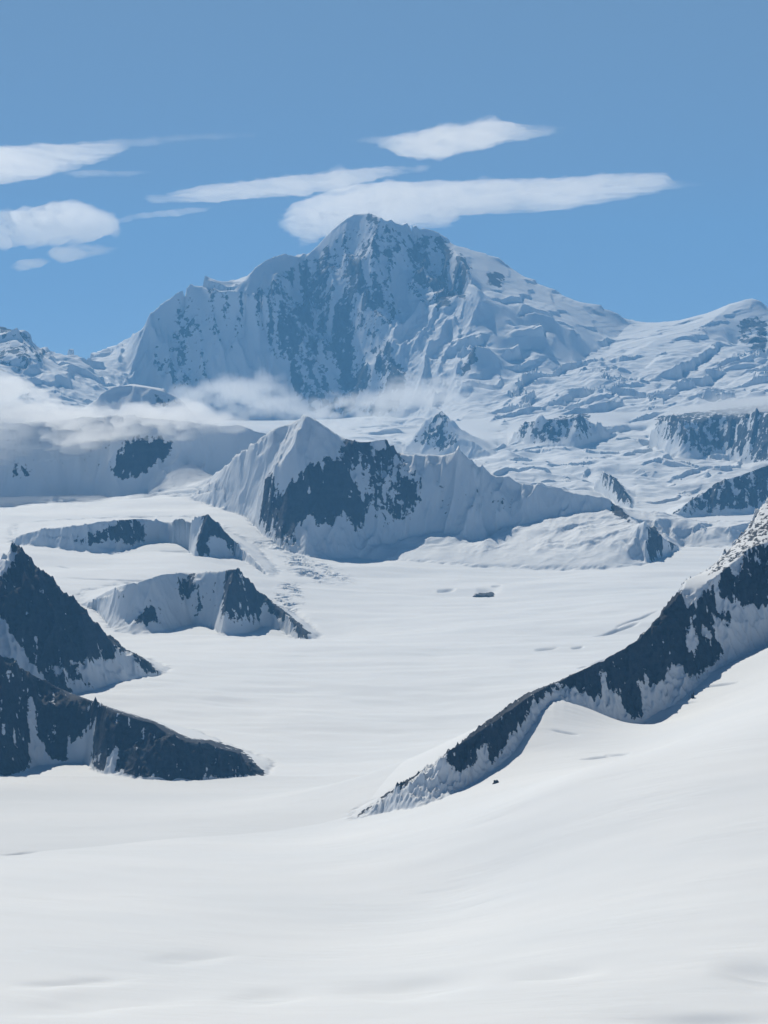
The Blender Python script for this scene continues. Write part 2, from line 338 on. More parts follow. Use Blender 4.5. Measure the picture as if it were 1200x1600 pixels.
jm[rid['nunatak']] = jm[rid['centre']] = jm[rid['scarp']] = .45
jm[rid['right']] = 1.7; jm[rid['massif']] *= sstep(8, 45, below)[rid['massif']]
jm = blur(jm, 2)
rmul = rmul * np.where(rid['massif'], .3 + .7 * sstep(5, 50, below), 1)
Z = base + rough * rmul * ang * (crag * 16 + big * 15) + jm * steep * np.clip(H / (ang * 14), 0, 1) * ang * (ridged(qx / 15, qy / 15, 4, 131) * 5.5 + ridged(qx / 6, qy / 9, 2, 137) * 1.5)
# snow benches and seracs on the gentler upper slopes
soft = inM * (1 - sstep(0.5, 0.8, slope)) * np.clip(hh, 0, 1)
farr = (1 - inM) * sstep(17000, 20000, YY) * sstep(520, 640, px_) * sstep(500, 560, py_)
def benches(per_px, tilt, w_, seed):
    per = per_px * ang
    t = (Z - tilt * XX * sstep(500, 900, px_)) / per + fbm(qx / 170, qy / 110, 4, seed) * 1.6 + fbm(qx / 40, qy / 30, 3, seed + 5) * .22
    fr_ = t - np.floor(t)
    saw = np.where(fr_ < 1 - w_, .5 - fr_ / (1 - w_), -.5 + (fr_ - 1 + w_) / w_)
    cell = perlin(np.floor(t) * 7.31, qx / 90, seed + 7)
    amp = np.clip(.55 + 1.5 * cell + 1.2 * fbm(qx / 60, qy / 40, 3, seed + 9), 0, 1.2)
    return per * saw * amp
bm = np.zeros_like(H); bm[rid['massif']] = 1; bm[rid['farleft']] = .9; bm[rid['centre']] = .12; bm[rid['right']] = .1; bm[rid['hillock']] = .3
bm = blur(bm, int(8 * s0 * s0) + 1)
bw = soft * bm + farr * .45
nearc = .22 + .78 * sstep(22, 80, below)
bw = bw * np.where(rid['massif'] & (px_ > 660), nearc, 1)
calm = np.clip(.35 + 2.2 * fbm(qx / 150 + 5, qy / 110, 3, 68), 0, 1)
Z = Z + bw * benches(38, .32, .08, 141) * .5
Z = Z + bw * benches(10, .26, .14, 171) * .5 * calm * np.where(region > 0, 1, .6)
Z = Z + bw * ang * (fbm(qx / 80, qy / 60, 4, 55) * 11 + fbm(qx / 16, qy / 10, 3, 51) * .9)
lump = fbm((qx + wx) / 55, (qy + wy) / 80, 4, 57)
lm = np.zeros_like(H); lm[rid['centre'] & (px_ > 600)] = 1; lm[rid['leftbank']] = .7; lm[rid['nunatak']] = .35; lm[rid['scarp']] = .4; lm[rid['hillock']] = .6
lm = blur(lm, int(12 * s0 * s0) + 1) * inM
Z = Z + lm * ang * np.abs(lump) * 13 * np.clip(hh + .1, 0, 1) * np.where(lump > 0, 1, -.5)
# wind-shaped undulation of the open snow
open_ = 1 - inM
far_ = sstep(5500, 8000, YY)
Z = Z + ang * open_ * (.85 + .15 * far_) * (((1 - far_) * fbm(qx / 520, (qy + .37 * qx) / 150, 3, 62) + far_ * fbm(qx / 300 + wx / 200 + qy / 400, qy / 130, 3, 61)) * (4.8 + 3.4 * far_) + far_ * fbm(qx / 110 + qy / 90, qy / 34, 3, 71) * 0.75 * np.clip(.6 + 2 * fbm(qx / 200, qy / 120, 2, 74), 0, 1.5))
Z = Z + farr * ang * fbm(qx / 150, qy / 90, 3, 63) * 20
# wind scoops and drifts along the foot of the rocks
ring = np.clip(inM * (1 - inM) * 4, 0, 1) * (1 - sstep(15000, 18000, YY))
Z = Z + ring * ang * ((fbm(qx / 22, qy / 16, 4, 64) - .15) * 5.5)
Z = Z + (1 - far_) * open_ * ang * (fbm(qx / 90, (qy + .37 * qx) / 17, 4, 65) * .7 * np.clip(.3 + 2.5 * fbm(qx / 300, qy / 120, 2, 67), 0, 1))
# icefall below the plateau
ice = sstep(0.3, 0.8, np.exp(-(((px_ - 495) / 66) ** 2 + ((py_ - 890 - (px_ - 495) * .3) / 22) ** 2)) + np.exp(-(((px_ - 452) / 30) ** 2 + ((py_ - 935) / 26) ** 2)) + .8 * np.exp(-(((px_ - 440) / 60) ** 2 + ((py_ - 845) / 12) ** 2)))
flow = qy / 15 + qx / 70 + fbm(qx / 45, qy / 40, 3, 83) * 2.5
fl = flow - np.floor(flow)
Z = Z + ice * ang * ((.5 - fl) * 5.5 * np.clip(.5 + 1.8 * perlin(qx / 34, np.floor(flow) * 3.7, 84), .1, 1.3) + fbm(qx / 16, qy / 9, 3, 85) * 1.3)
# crevasses and windscoops: (x0,y0,x1,y1,half width px, depth px)
for (x0, y0, x1, y1, wd, dp) in [(683,924,712,922,1.1,3.0),(742,924,786,921,3.2,3.0),(768,918,784,917,.9,2),(778,910,808,909,.8,2),(836,1016,872,1012,1.2,3.0),(893,1013,912,1011,1.1,3.0),
    (925,992,1000,974,1.2,3),(962,980,1030,955,1.2,2.5),(900,1045,960,1025,.9,2),(905,1187,985,1177,1.1,3),(945,1180,975,1178,1.0,2),(1090,1075,1155,1066,1.0,3),(1040,1102,1090,1098,1,2),
    (120,782,370,752,1.0,2),(180,780,380,757,1.3,3),(60,836,125,834,1,2),(250,860,300,862,.8,1.5),(100,905,240,910,.8,1.5),(0,1335,60,1330,1,2),(210,1503,400,1489,5,1.7),(-20,1539,240,1526,4,2.0),
    (-60,1578,340,1560,9,3.2),(480,1552,800,1530,8,3.6),(760,1532,960,1516,5,2.2),(1100,1518,1300,1530,10,3.8),(900,1592,1300,1600,9,3.4),(330,1562,520,1552,6,2.0),(860,1142,905,1150,1.2,2),(90,882,110,886,.8,1.5)]:
    dx, dy = x1 - x0, y1 - y0; L2 = dx * dx + dy * dy
    if wd > 3.5: wd, dp = wd * 1.6, dp * 2.1
    mg = 20 + 5 * wd
    b = (px_ > min(x0, x1) - mg) & (px_ < max(x0, x1) + mg) & (py_ > min(y0, y1) - mg) & (py_ < max(y0, y1) + mg)
    if not b.any(): continue
    pxb, pyb = px_[b], py_[b]
    tt = np.clip(((pxb - x0) * dx + (pyb - y0) * dy) / L2, 0, 1)
    d = np.hypot(pxb - x0 - tt * dx, pyb - y0 - tt * dy) + perlin(pxb / (12 + 8 * wd), pyb / (5 + 2 * wd), 5) * wd * .6
    Z[b] -= (ang[b] * dp * 1.7 * np.exp(-(d / wd) ** 2) * np.maximum(np.sin(np.clip(tt, 0, 1) * math.pi), 0) ** (.6 if wd < 3.2 else 1.6)).astype(np.float32)
Z = Z.astype(np.float32)
gx, gy = grad(Z); slope2 = np.hypot(gx, gy)

# ------------------------------------------------------------------ bare rock: outlines seen on each face
ROCK = {
 'right': [(1,[(694,1172),(694,1156),(730,1138),(752,1116),(775,1102),(790,1100),(794,1088),(818,1070),(829,1094),(826,1114),(812,1131),(798,1149),(792,1163),(780,1178),(766,1201),(763,1198),(764,1172),(754,1172),(742,1192),(728,1204),(709,1208),(699,1192)]),
  (1,[(822,1090),(855,1056),(876,1048),(880,1070),(868,1079),(853,1082),(842,1096),(830,1104)]),
  (1,[(864,1064),(872,1046),(928,1022),(988,986),(1018,946),(1032,924),(1060,918),(1072,947),(1067,957),(1083,947),(1107,920),(1136,893),(1155,899),(1163,920),(1165,931),(1147,941),(1115,931),(1117,963),(1112,987),(1136,1019),(1125,1027),(1112,1037),(1096,1053),(1077,1059),(1061,1048),(1029,1067),(1005,1080),(1003,1120),(987,1124),(973,1101),(960,1077),(949,1080),(963,1107),(957,1104),(947,1075),(936,1091),(912,1085),(880,1067)]),
  (1,[(1157,888),(1173,867),(1195,856),(1260,840),(1260,940),(1200,920),(1181,928),(1163,917)]),
  (1,[(1149,944),(1163,933),(1187,925),(1240,925),(1240,960),(1192,947),(1163,949)]),
  (1,[(1120,957),(1147,952),(1144,960),(1133,965),(1149,976),(1141,981),(1125,971)]),
  (1,[(556,1275),(570,1262),(580,1260),(578,1264),(562,1276)]),
  (.46,[(1095,905),(1130,862),(1165,826),(1200,778),(1300,690),(1300,850),(1190,852),(1150,885)]),(1,[(588,1253),(604,1237),(612,1238),(640,1216),(664,1198),(668,1200),(650,1214),(622,1238),(600,1248)]),
  (-1,[(1077,958),(1084,958),(1083,985),(1092,1000),(1088,1022),(1078,1024),(1070,1005),(1076,990)]),(-1,[(1092,968),(1112,986),(1104,1004),(1096,990)]),(-1,[(938,1062),(944,1040),(949,1042),(947,1068),(950,1090),(940,1090)]),(-1,[(966,1050),(972,1020),(976,1022),(972,1060)]),(-1,[(1120,900),(1128,905),(1122,925),(1112,915)]),(-1,[(1000,1085),(1008,1040),(1013,1042),(1010,1090)]),(-1,[(1030,1046),(1060,1038),(1066,1046),(1045,1054)]),(-1,[(744,1178),(756,1140),(764,1142),(758,1172),(748,1192)]),
  (-1,[(1020,995),(1040,992),(1042,1000),(1024,1001)])],
 'lowleft': [(1,[(-200,960),(0,1028),(60,1050),(112,1082),(178,1108),(240,1126),(300,1155),(330,1156),(380,1172),(418,1212),(300,1222),(220,1220),(156,1210),(140,1186),(110,1190),(60,1186),(30,1210),(-200,1240)]),
  (-1,[(20,1080),(34,1110),(46,1140),(48,1190),(78,1190),(68,1165),(55,1135),(60,1108),(48,1082),(40,1086),(46,1110),(42,1125),(28,1093)]),
  (-1,[(157,1108),(146,1132),(128,1148),(106,1158),(108,1190),(146,1192),(145,1160)]),(-1,[(95,1116),(85,1135),(70,1146),(76,1153),(90,1142)]),
  (-1,[(170,1138),(176,1168),(160,1205),(182,1207),(186,1165),(180,1160)]),(-1,[(218,1130),(226,1130),(222,1160),(217,1158)]),(-1,[(0,1045),(30,1050),(20,1065),(4,1060)]),(-1,[(75,1085),(82,1085),(84,1105),(78,1105)])],
 'pyramid': [(1,[(20,838),(45,866),(80,903),(130,948),(190,1003),(215,1020),(254,1052),(235,1049),(213,1040),(206,1018),(180,1020),(172,1034),(140,1030),(105,1038),(152,1072),(145,1077),(110,1060),(95,1040),(70,1040),(45,1032),(40,1010),(15,990),(10,970),(-30,950),(-30,935),(0,905),(22,880),(25,865),(8,860)]),
  (1,[(40,1025),(70,1035),(95,1060),(118,1082),(100,1085),(70,1060)]), (1,[(-60,1000),(10,1026),(40,1045),(20,1050),(-60,1040)]),(-1,[(42,998),(60,1010),(68,1020),(50,1012)])],
 'nunatak': [(.24,[(170,925),(360,890),(410,925),(400,975),(200,985)]),(1,[(273,930),(290,900),(308,895),(305,915),(285,932)]),(1,[(222,948),(250,948),(245,965),(225,975),(218,970)]),(1,[(298,950),(318,930),(316,940),(302,958)]),
  (1,[(352,897),(372,887),(364,920),(375,925),(405,925),(410,940),(405,965),(390,962),(365,968),(348,955),(350,930),(355,915)]),
  (1,[(368,888),(400,908),(425,940),(455,963),(487,990),(470,997),(455,975),(430,962),(410,937),(385,912)]),(1,[(175,938),(195,925),(195,935),(180,940)])],
 'scarp': [(.3,[(100,830),(300,815),(300,850),(110,856)]),(1,[(108,842),(130,845),(160,830),(195,812),(240,817),(225,835),(212,845),(195,848),(170,838),(150,845),(140,850),(118,848)]),
  (1,[(305,868),(310,835),(318,806),(326,802),(352,833),(378,858),(388,872),(420,900),(405,898),(380,880),(360,865),(350,840),(330,837),(318,845),(332,860),(335,868),(322,865)])],
 'centre': [(.48,[(535,690),(600,690),(660,740),(665,800),(600,830),(575,800),(570,750)]),(.33,[(660,730),(800,770),(900,790),(800,810),(690,810)]),(1,[(418,737),(428,750),(440,780),(455,750),(465,740),(490,722),(510,715),(530,720),(545,740),(560,760),(570,775),(573,800),(565,820),(555,840),(548,838),(558,812),(545,805),(525,805),(515,815),(530,830),(520,832),(508,815),(498,825),(490,828),(488,805),(480,800),(470,825),(455,810),(462,855),(450,855),(430,840),(405,815),(400,805),(412,790),(410,770)]),
  (1,[(538,680),(550,688),(556,735),(545,735),(530,712)]),(1,[(558,690),(575,688),(570,720),(560,705)]),(1,[(605,690),(600,720),(585,738),(575,745),(573,740),(590,715)]),(1,[(582,765),(600,770),(598,785),(590,775)]),
  (1,[(615,775),(632,755),(650,758),(650,770),(640,782),(635,770)]),(1,[(605,785),(625,795),(645,790),(640,805),(610,815),(615,800)]),(1,[(595,684),(608,683),(630,712),(620,710),(602,692)]),
  (1,[(1010,880),(1012,835),(1008,822),(1025,823),(1035,842),(1062,855),(1040,868)]),(1,[(950,778),(968,790),(990,818),(975,812),(955,800)]),(1,[(690,712),(720,700),(722,706),(700,712)]),(1,[(765,735),(790,745),(812,752),(800,753)]),(1,[(885,768),(900,774),(912,772),(900,778)])],
 'leftbank': [(.24,[(-200,670),(330,660),(300,740),(-200,760)]),(1,[(175,742),(190,700),(215,690),(265,690),(268,700),(250,735),(235,730),(215,740),(195,747)]),(.9,[(20,738),(30,730),(55,725),(50,732),(25,745)])],
 'hillock': [(.9,[(1000,822),(1020,810),(1050,808),(1085,820),(1040,818),(1020,830)])],
 'spur': [(.62,[(1045,808),(1090,772),(1130,746),(1200,722),(1500,600),(1500,800),(1200,795),(1100,800)])],
 'dome': [(.45,[(230,612),(258,614),(290,630),(260,640),(230,625)])],
 'farleft': [(.45,[(-100,530),(10,505),(60,530),(80,560),(40,580),(-100,590)])],
 'massif': [(.56,[(395,455),(470,405),(520,440),(600,430),(640,480),(600,520),(650,600),(620,660),(480,650),(430,560),(400,510)]),
  (.5,[(480,400),(577,330),(640,370),(700,430),(730,470),(700,490),(640,470),(560,440),(480,420)]),(.62,[(640,365),(700,370),(740,420),(725,470),(700,480),(660,420)]),
  (.8,[(758,425),(790,428),(780,450),(760,447)]),(.36,[(150,570),(250,480),(330,440),(385,440),(385,520),(340,600),(150,640)]),
  (.8,[(740,535),(756,540),(745,570),(712,602),(722,575)]),(.6,[(1150,500),(1200,490),(1200,555),(1160,545)])],
 'foothill': [(.5,[(805,690),(810,662),(850,655),(925,640),(925,688),(850,693)])], 'bluff': [(.58,[(1020,650),(1300,620),(1300,740),(1120,735),(1090,705),(1030,690)])],
 'step': [(.75,[(935,742),(955,735),(988,780),(988,795),(960,782)])], 'lowpeak': [(.5,[(640,690),(690,640),(720,690),(690,710)])]}
px_, py_ = proj(XX, YY, Z)
wpx = px_ + perlin(qx / 11, qy / 9, 91) * 3.5 + perlin(qx / 4, qy / 4, 92) * 1.6
wpy = py_ + perlin(qx / 11, qy / 9, 93) * 4.5 + perlin(qx / 4, qy / 4, 94) * 2.0
rock = np.zeros_like(Z)
for nme, polys in ROCK.items():
    idx = np.where(rid[nme]); a, b = wpx[idx], wpy[idx]; r = np.zeros(a.shape, np.float32)
    for wgt, poly in polys:
        i = inpoly(a, b, poly)
        r[i] = 0 if wgt < 0 else np.maximum(r[i], wgt)
    rock[idx] = r
for n_, k_ in (('centre', .88), ('right', .95), ('lowleft', .95), ('pyramid', .95)): rock[rid[n_]] *= k_
core = np.clip(blur(rock, int(8 * s0 * s0) + 1) * 1.12, 0, 1)
streak = perlin(qx / 5.5 + wx / 9, qy / 30, 151) * .55 + perlin(qx / 2.6, qy / 13, 152) * .35 + perlin(qx / 12, qy / 40, 153) * .4
rag = fbm(qx / 9, qy / 9, 4, 155)
mrg = rid['massif'] | rid['farleft']
streak = np.where(mrg, perlin(qx / 24 + wx / 9, qy / 60 + wy / 16, 156) * .9 + perlin((qx + .6 * qy) / 9 + wx / 7, qy / 30, 157) * .55 + streak * .25, streak)
rock = core * 1.02 + core * (streak * .62 + rag * np.where(mrg, .35, .62) + np.clip(crag, -.5, .5) * np.where(mrg, .7, .35))
rock = np.where(core > .03, rock, 0)
rock = np.clip(rock, 0, 1.2).astype(np.float32)

# ------------------------------------------------------------------ materials
def ramp(nt, src, stops):
    r = nt.nodes.new('ShaderNodeValToRGB'); e = r.color_ramp.elements
    while len(e) < len(stops): e.new(.5)
    for k, (p, c) in enumerate(stops):
        e[k].position = p; e[k].color = c if len(c) == 4 else (*c, 1)
    nt.links.new(src, r.inputs[0]); return r.outputs[0]
def noise(nt, vec, scale, detail=6, rough=.6):
    n = nt.nodes.new('ShaderNodeTexNoise'); n.inputs['Scale'].default_value = scale
    n.inputs['Detail'].default_value = detail; n.inputs['Roughness'].default_value = rough
    nt.links.new(vec, n.inputs['Vector']); return n.outputs['Fac']
def math_(nt, op, a, b, clamp=False):
    n = nt.nodes.new('ShaderNodeMath'); n.operation = op; n.use_clamp = clamp
    for i, q in enumerate((a, b)):
        if isinstance(q, (int, float)): n.inputs[i].default_value = q
        else: nt.links.new(q, n.inputs[i])
    return n.outputs[0]
def mountain_material(name, feat, rock_dark, rock_light):
    """snow with bare rock; feat = size in metres of the finest relief worth drawing at that distance"""
    m = bpy.data.materials.new(name); m.use_nodes = True; nt = m.node_tree; b = nt.nodes['Principled BSDF']
    geo = nt.nodes.new('ShaderNodeNewGeometry'); pos = geo.outputs['Position']
    at = nt.nodes.new('ShaderNodeAttribute'); at.attribute_name = 'rock'
    n1 = noise(nt, pos, 1 / (feat * 9), 8, .65); n2 = noise(nt, pos, 1 / (feat * 60), 4, .55)
    k = math_(nt, 'ADD', at.outputs['Fac'], math_(nt, 'MULTIPLY', math_(nt, 'SUBTRACT', n1, .5), 1.3))
    mask = ramp(nt, k, [(.46, (0, 0, 0)), (.54, (1, 1, 1))])
    has = math_(nt, 'GREATER_THAN', at.outputs['Fac'], .015)
    mask = math_(nt, 'MULTIPLY', mask, has)
    mps = nt.nodes.new('ShaderNodeMapping'); mps.inputs['Scale'].default_value = (.35, .35, 3.0); mps.inputs['Rotation'].default_value = (R(18), R(-24), 0)
    nt.links.new(pos, mps.inputs[0])
    rn = math_(nt, 'ADD', math_(nt, 'MULTIPLY', noise(nt, pos, 1 / (feat * 12), 8, .72), .55), math_(nt, 'MULTIPLY', noise(nt, mps.outputs[0], 1 / (feat * 26), 6, .65), .45))
    rockc = ramp(nt, rn, [(.36, rock_dark), (.52, rock_light), (.66, (.034, .042, .062))])
    snowc = ramp(nt, n2, [(.3, (.72, .765, .82)), (.7, (.78, .815, .86))])
    mx = nt.nodes.new('ShaderNodeMix'); mx.data_type = 'RGBA'
    nt.links.new(mask, mx.inputs[0]); nt.links.new(snowc, mx.inputs[6]); nt.links.new(rockc, mx.inputs[7])
    nt.links.new(mx.outputs[2], b.inputs['Base Color'])
    b.inputs['Roughness'].default_value = .75; b.inputs['Specular IOR Level'].default_value = .25
    bs = nt.nodes.new('ShaderNodeBump'); bs.inputs['Distance'].default_value = feat * 3.5; bs.inputs['Strength'].default_value = .35
    nt.links.new(n1, bs.inputs['Height'])
    st = math_(nt, 'ADD', math_(nt, 'MULTIPLY', mask, .9), .05)
    nt.links.new(st, bs.inputs['Strength'])
    nt.links.new(bs.outputs[0], b.inputs['Normal'])
    return m
def snow_material(name, feat, dim=1.0):
    m = bpy.data.materials.new(name); m.use_nodes = True; nt = m.node_tree; b = nt.nodes['Principled BSDF']
    geo = nt.nodes.new('ShaderNodeNewGeometry')
    mp = nt.nodes.new('ShaderNodeMapping'); mp.vector_type = 'TEXTURE'; mp.inputs['Scale'].default_value = (3.2, 1.1, 1); mp.inputs['Rotation'].default_value = (0, 0, R(-20 if feat < 2 else 0))
    nt.links.new(geo.outputs['Position'], mp.inputs[0])
    n1 = noise(nt, mp.outputs[0], 1 / (feat * 30), 4, .5)
    c = ramp(nt, noise(nt, mp.outputs[0], 1 / (feat * 160), 4, .5), [(.3, (.72 * dim, .765 * dim, .82 * dim)), (.7, (.78 * dim ** .5, .815 * dim ** .5, .86 * dim ** .5))])
    nt.links.new(c, b.inputs['Base Color']); b.inputs['Roughness'].default_value = .7; b.inputs['Specular IOR Level'].default_value = .3
    bs = nt.nodes.new('ShaderNodeBump'); bs.inputs['Distance'].default_value = feat * 4; bs.inputs['Strength'].default_value = .12
    nt.links.new(n1, bs.inputs['Height']); nt.links.new(bs.outputs[0], b.inputs['Normal'])
    return m
RD, RL = (.003, .008, .020), (.015, .026, .050)

# ------------------------------------------------------------------ build the land meshes out of the shared height grid
P = np.stack([XX, YY, Z + EYE], -1).astype(np.float32)
nx = -gx; ny = -gy   # gradient in (u,v) -> world
# world gradient of Z(X,Y):  dZ/du = Y dZ/dX ; dZ/dv = X dZ/dX + Y dZ/dY
zu, zv = gx * YY, gy * YY
zx = zu / YY; zy = (zv - XX * zx) / YY
NRM = np.stack([-zx, -zy, np.ones_like(zx)], -1); NRM /= np.linalg.norm(NRM, axis=-1, keepdims=True)
def land(name, sel, mat, label, cat):
    """quads whose lower-left corner is selected"""
    q = sel[:-1, :-1]; r, c = np.where(q)
    if not len(r): return None
    ids = np.full((NR, NC), -1, np.int64)
    quad = np.stack([r * NC + c, r * NC + c + 1, (r + 1) * NC + c + 1, (r + 1) * NC + c], 1)
    used = np.unique(quad); lut = np.full(NR * NC, -1, np.int32); lut[used] = np.arange(len(used))
    co = P.reshape(-1, 3)[used]; fc = lut[quad].astype(np.int32)
    me = bpy.data.meshes.new(name)
    me.vertices.add(len(co)); me.vertices.foreach_set('co', co.ravel())
    me.loops.add(fc.size); me.loops.foreach_set('vertex_index', fc.ravel())
    me.polygons.add(len(fc)); me.polygons.foreach_set('loop_start', np.arange(0, fc.size, 4, dtype=np.int32))
    me.update(calc_edges=True)
    me.polygons.foreach_set('use_smooth', np.ones(len(fc), bool))
    at = me.attributes.new('rock', 'FLOAT', 'POINT'); at.data.foreach_set('value', rock.ravel()[used])
    me.normals_split_custom_set_from_vertices(NRM.reshape(-1, 3)[used])
    me.materials.append(mat); me.validate()
    o = bpy.data.objects.new(name, me); sc.collection.objects.link(o)
    o['kind'] = 'structure'; o['label'] = label; o['category'] = cat
    return o
info = {
 'right': ('ridge', 2.0, 'dark rock ridge climbing to the right edge, with snow shoulder and corniced crest', 'ridge'),
 'lowleft': ('ridge', 2.3, 'low dark rock ridge with white couloirs tapering onto the glacier at lower left', 'ridge'),
 'pyramid': ('mountain', 3.0, 'dark pyramid-shaped rock peak at the left edge above the low rock ridge', 'mountain'),
 'nunatak': ('hill', 3.5, 'small snow hill with square dark rock patches rising from the glacier behind the pyramid peak', 'hill'),
 'scarp': ('hill', 4.2, 'long low snow scarp with rock band at the edge of the left plateau', 'hill'),
 'centre': ('mountain', 4.6, 'snow mountain in the centre with pointed white top and dark rock face below it', 'mountain'),
 'leftbank': ('mountain', 5.3, 'shaded snow slope with one dark rock patch under the fog bank at left', 'mountain'),
 'dome': ('hill', 7.0, 'rounded snow dome poking out of the fog bank', 'hill'),
 'farleft': ('mountain', 9.5, 'far snowy peak at the left edge above the fog bank', 'mountain'),
 'spur': ('ridge', 6.0, 'blue shaded rock spur at the right edge behind the corniced ridge', 'ridge'),
 'hillock': ('hill', 4.7, 'low snow hillock with a small rock top beside the pass at right', 'hill'),
 'foothill': ('hill', 8.0, 'blue shaded foothill with a pointed tip below the long snow slopes of the massif', 'hill'),
 'lowpeak': ('hill', 8.5, 'small shaded peak showing just behind the right shoulder of the central snow mountain', 'hill'),
 'bluff': ('hill', 8.5, 'broad shaded rock bluff under the fog strip at the right edge', 'hill'),
 'step': ('hill', 7.0, 'small steep rock step above the pass glacier, left of the blue rock spur', 'hill'),
 'massif': ('mountain', 10.0, 'huge far snow and rock massif with the highest summit under the flat cloud', 'mountain')}
for nme in names:
    nm, feat, lab, cat = info[nme]
    land(nm, rid[nme], mountain_material(nm + '_snow_and_rock', feat, RD, RL), lab, cat)
edge = np.interp(px_.ravel(), [-400, 0, 415, 640, 1200, 1600], [6.62, 6.64, 6.8, 6.7, 8.5, 9.2]).reshape(px_.shape) * 1000
opn = region == 0
plate = opn & (py_ < 870) & (px_ < 440) & (YY > 12300) & (YY < 17500)
strip = opn & (YY < edge) & (px_ < 700) & (YY > 1000 * np.interp(px_, [-400, 0, 300, 560, 700], [5.1, 5.15, 5.25, 5.4, 6.2]))
land('glacier_tongue', strip, snow_material('bare_grey_ice', 2.2, .90), 'flat greyer glacier strip below the left rock ridge, beyond the foreground snowfield', 'glacier')
land('snowfield', opn & ~strip & (YY < edge), snow_material('foreground_snow', 1.5), 'smooth white foreground snowfield rising gently to the right', 'snowfield')
land('glacier', opn & (YY >= edge) & ~plate & (YY < 15000), snow_material('glacier_snow', 3.2), 'broad bright valley glacier curving between the dark ridges', 'glacier')
land('snow_plateau', plate, snow_material('plateau_snow', 4.5), 'flat snow plateau between the scarp and the shaded slope at left', 'plateau')
land('upper_glacier', opn & (YY >= edge) & ~plate & (YY >= 15000), snow_material('upper_glacier_snow', 7), 'distant glacier flowing down behind the central snow mountain', 'glacier')

# loose rocks and outcrops standing out of the snow
def outcrop(x, y, wpx, hpx, dpx, seed, label):
    D = hit(x, y); X, Y, Z0 = p3(x, y, D); a = D * 1000 / F
    i = int((math.log(D * 1000) - V0) / STEP); j = int((X / Y - U0) / STEP); zg = float(Z[i, j]); 
    import bmesh
    bm_ = bmesh.new(); bmesh.ops.create_icosphere(bm_, subdivisions=5, radius=1)
    from mathutils import noise as mn, Vector
    for v in bm_.verts:
        n = v.co.normalized(); q = n * 1.6 + Vector((seed * 5.1, 0, 0))
        r = 1 + .55 * mn.fractal(q, .9, 2.1, 6) ; r = r * (1 + .25 * (abs(mn.noise(q * 3)) - .2))
        v.co = Vector((n.x * r * wpx * a / 2, n.y * r * dpx * a / 2, n.z * r * hpx * a + (-.25 * hpx * a)))
    me = bpy.data.meshes.new('rock_outcrop'); bm_.to_mesh(me); bm_.free()
    at = me.attributes.new('rock', 'FLOAT', 'POINT'); at.data.foreach_set('value', np.full(len(me.vertices), .86, np.float32))
    me.polygons.foreach_set('use_smooth', np.ones(len(me.polygons), bool))
    me.materials.append(ROCKM); o = bpy.data.objects.new('rock_outcrop', me); sc.collection.objects.link(o)
    o.location = (float(X), float(Y), zg + EYE); o['label'] = label; o['category'] = 'rock'
ROCKM = mountain_material('outcrop_rock', 1.2, RD, RL)
outcrop(775, 1224, 9, 5, 9, 1, 'small lone dark rock on the snow slope below the rock ridge at right')
outcrop(766, 926, 40, 3.2, 60, 2, 'flat dark outcrop lying in the middle of the bright valley glacier')
outcrop(4, 1210, 26, 6, 14, 3, 'low dark rock at the left edge at the foot of the low rock ridge')
outcrop(1083, 1092, 5, 9, 6, 4, 'thin upright rock at the snow edge under the right rock ridge')

# surrounding country, out to the horizon (lies below the modelled land)
def sheet():
    ang_ = np.linspace(0, 2 * math.pi, 97)[:-1]; rad = np.array([0, 1500, 4000, 9000, 20000, 44000, 90000, 200000.])
    vs_ = [(0, 0, 0)]
    for r in rad[1:]:
        for a in ang_:
            z = EYE - 1650 - (150 if r > 5000 else 0) - r * r / 1.27e7
            vs_.append((r * math.sin(a), r * math.cos(a), z + 120 * math.sin(3 * a) * (r > 9000)))
    vs_[0] = (0, 0, EYE - 1650)
    fs = []; n = 96
    for i in range(n): fs.append((0, 1 + (i + 1) % n, 1 + i))
    for k in range(len(rad) - 2):
        for i in range(n):
            a = 1 + k * n + i; b = 1 + k * n + (i + 1) % n
            fs.append((a, b, b + n, a + n))
    me = bpy.data.meshes.new('ground'); me.from_pydata(vs_, [], fs); me.update()
    me.polygons.foreach_set('use_smooth', np.ones(len(fs), bool))
    me.materials.append(snow_material('ice_sheet_snow', 20))
    o = bpy.data.objects.new('ground', me); sc.collection.objects.link(o)
    o['kind'] = 'structure'; o['label'] = 'snow covered ice sheet reaching to the horizon under the mountains'; o['category'] = 'ground'
sheet()

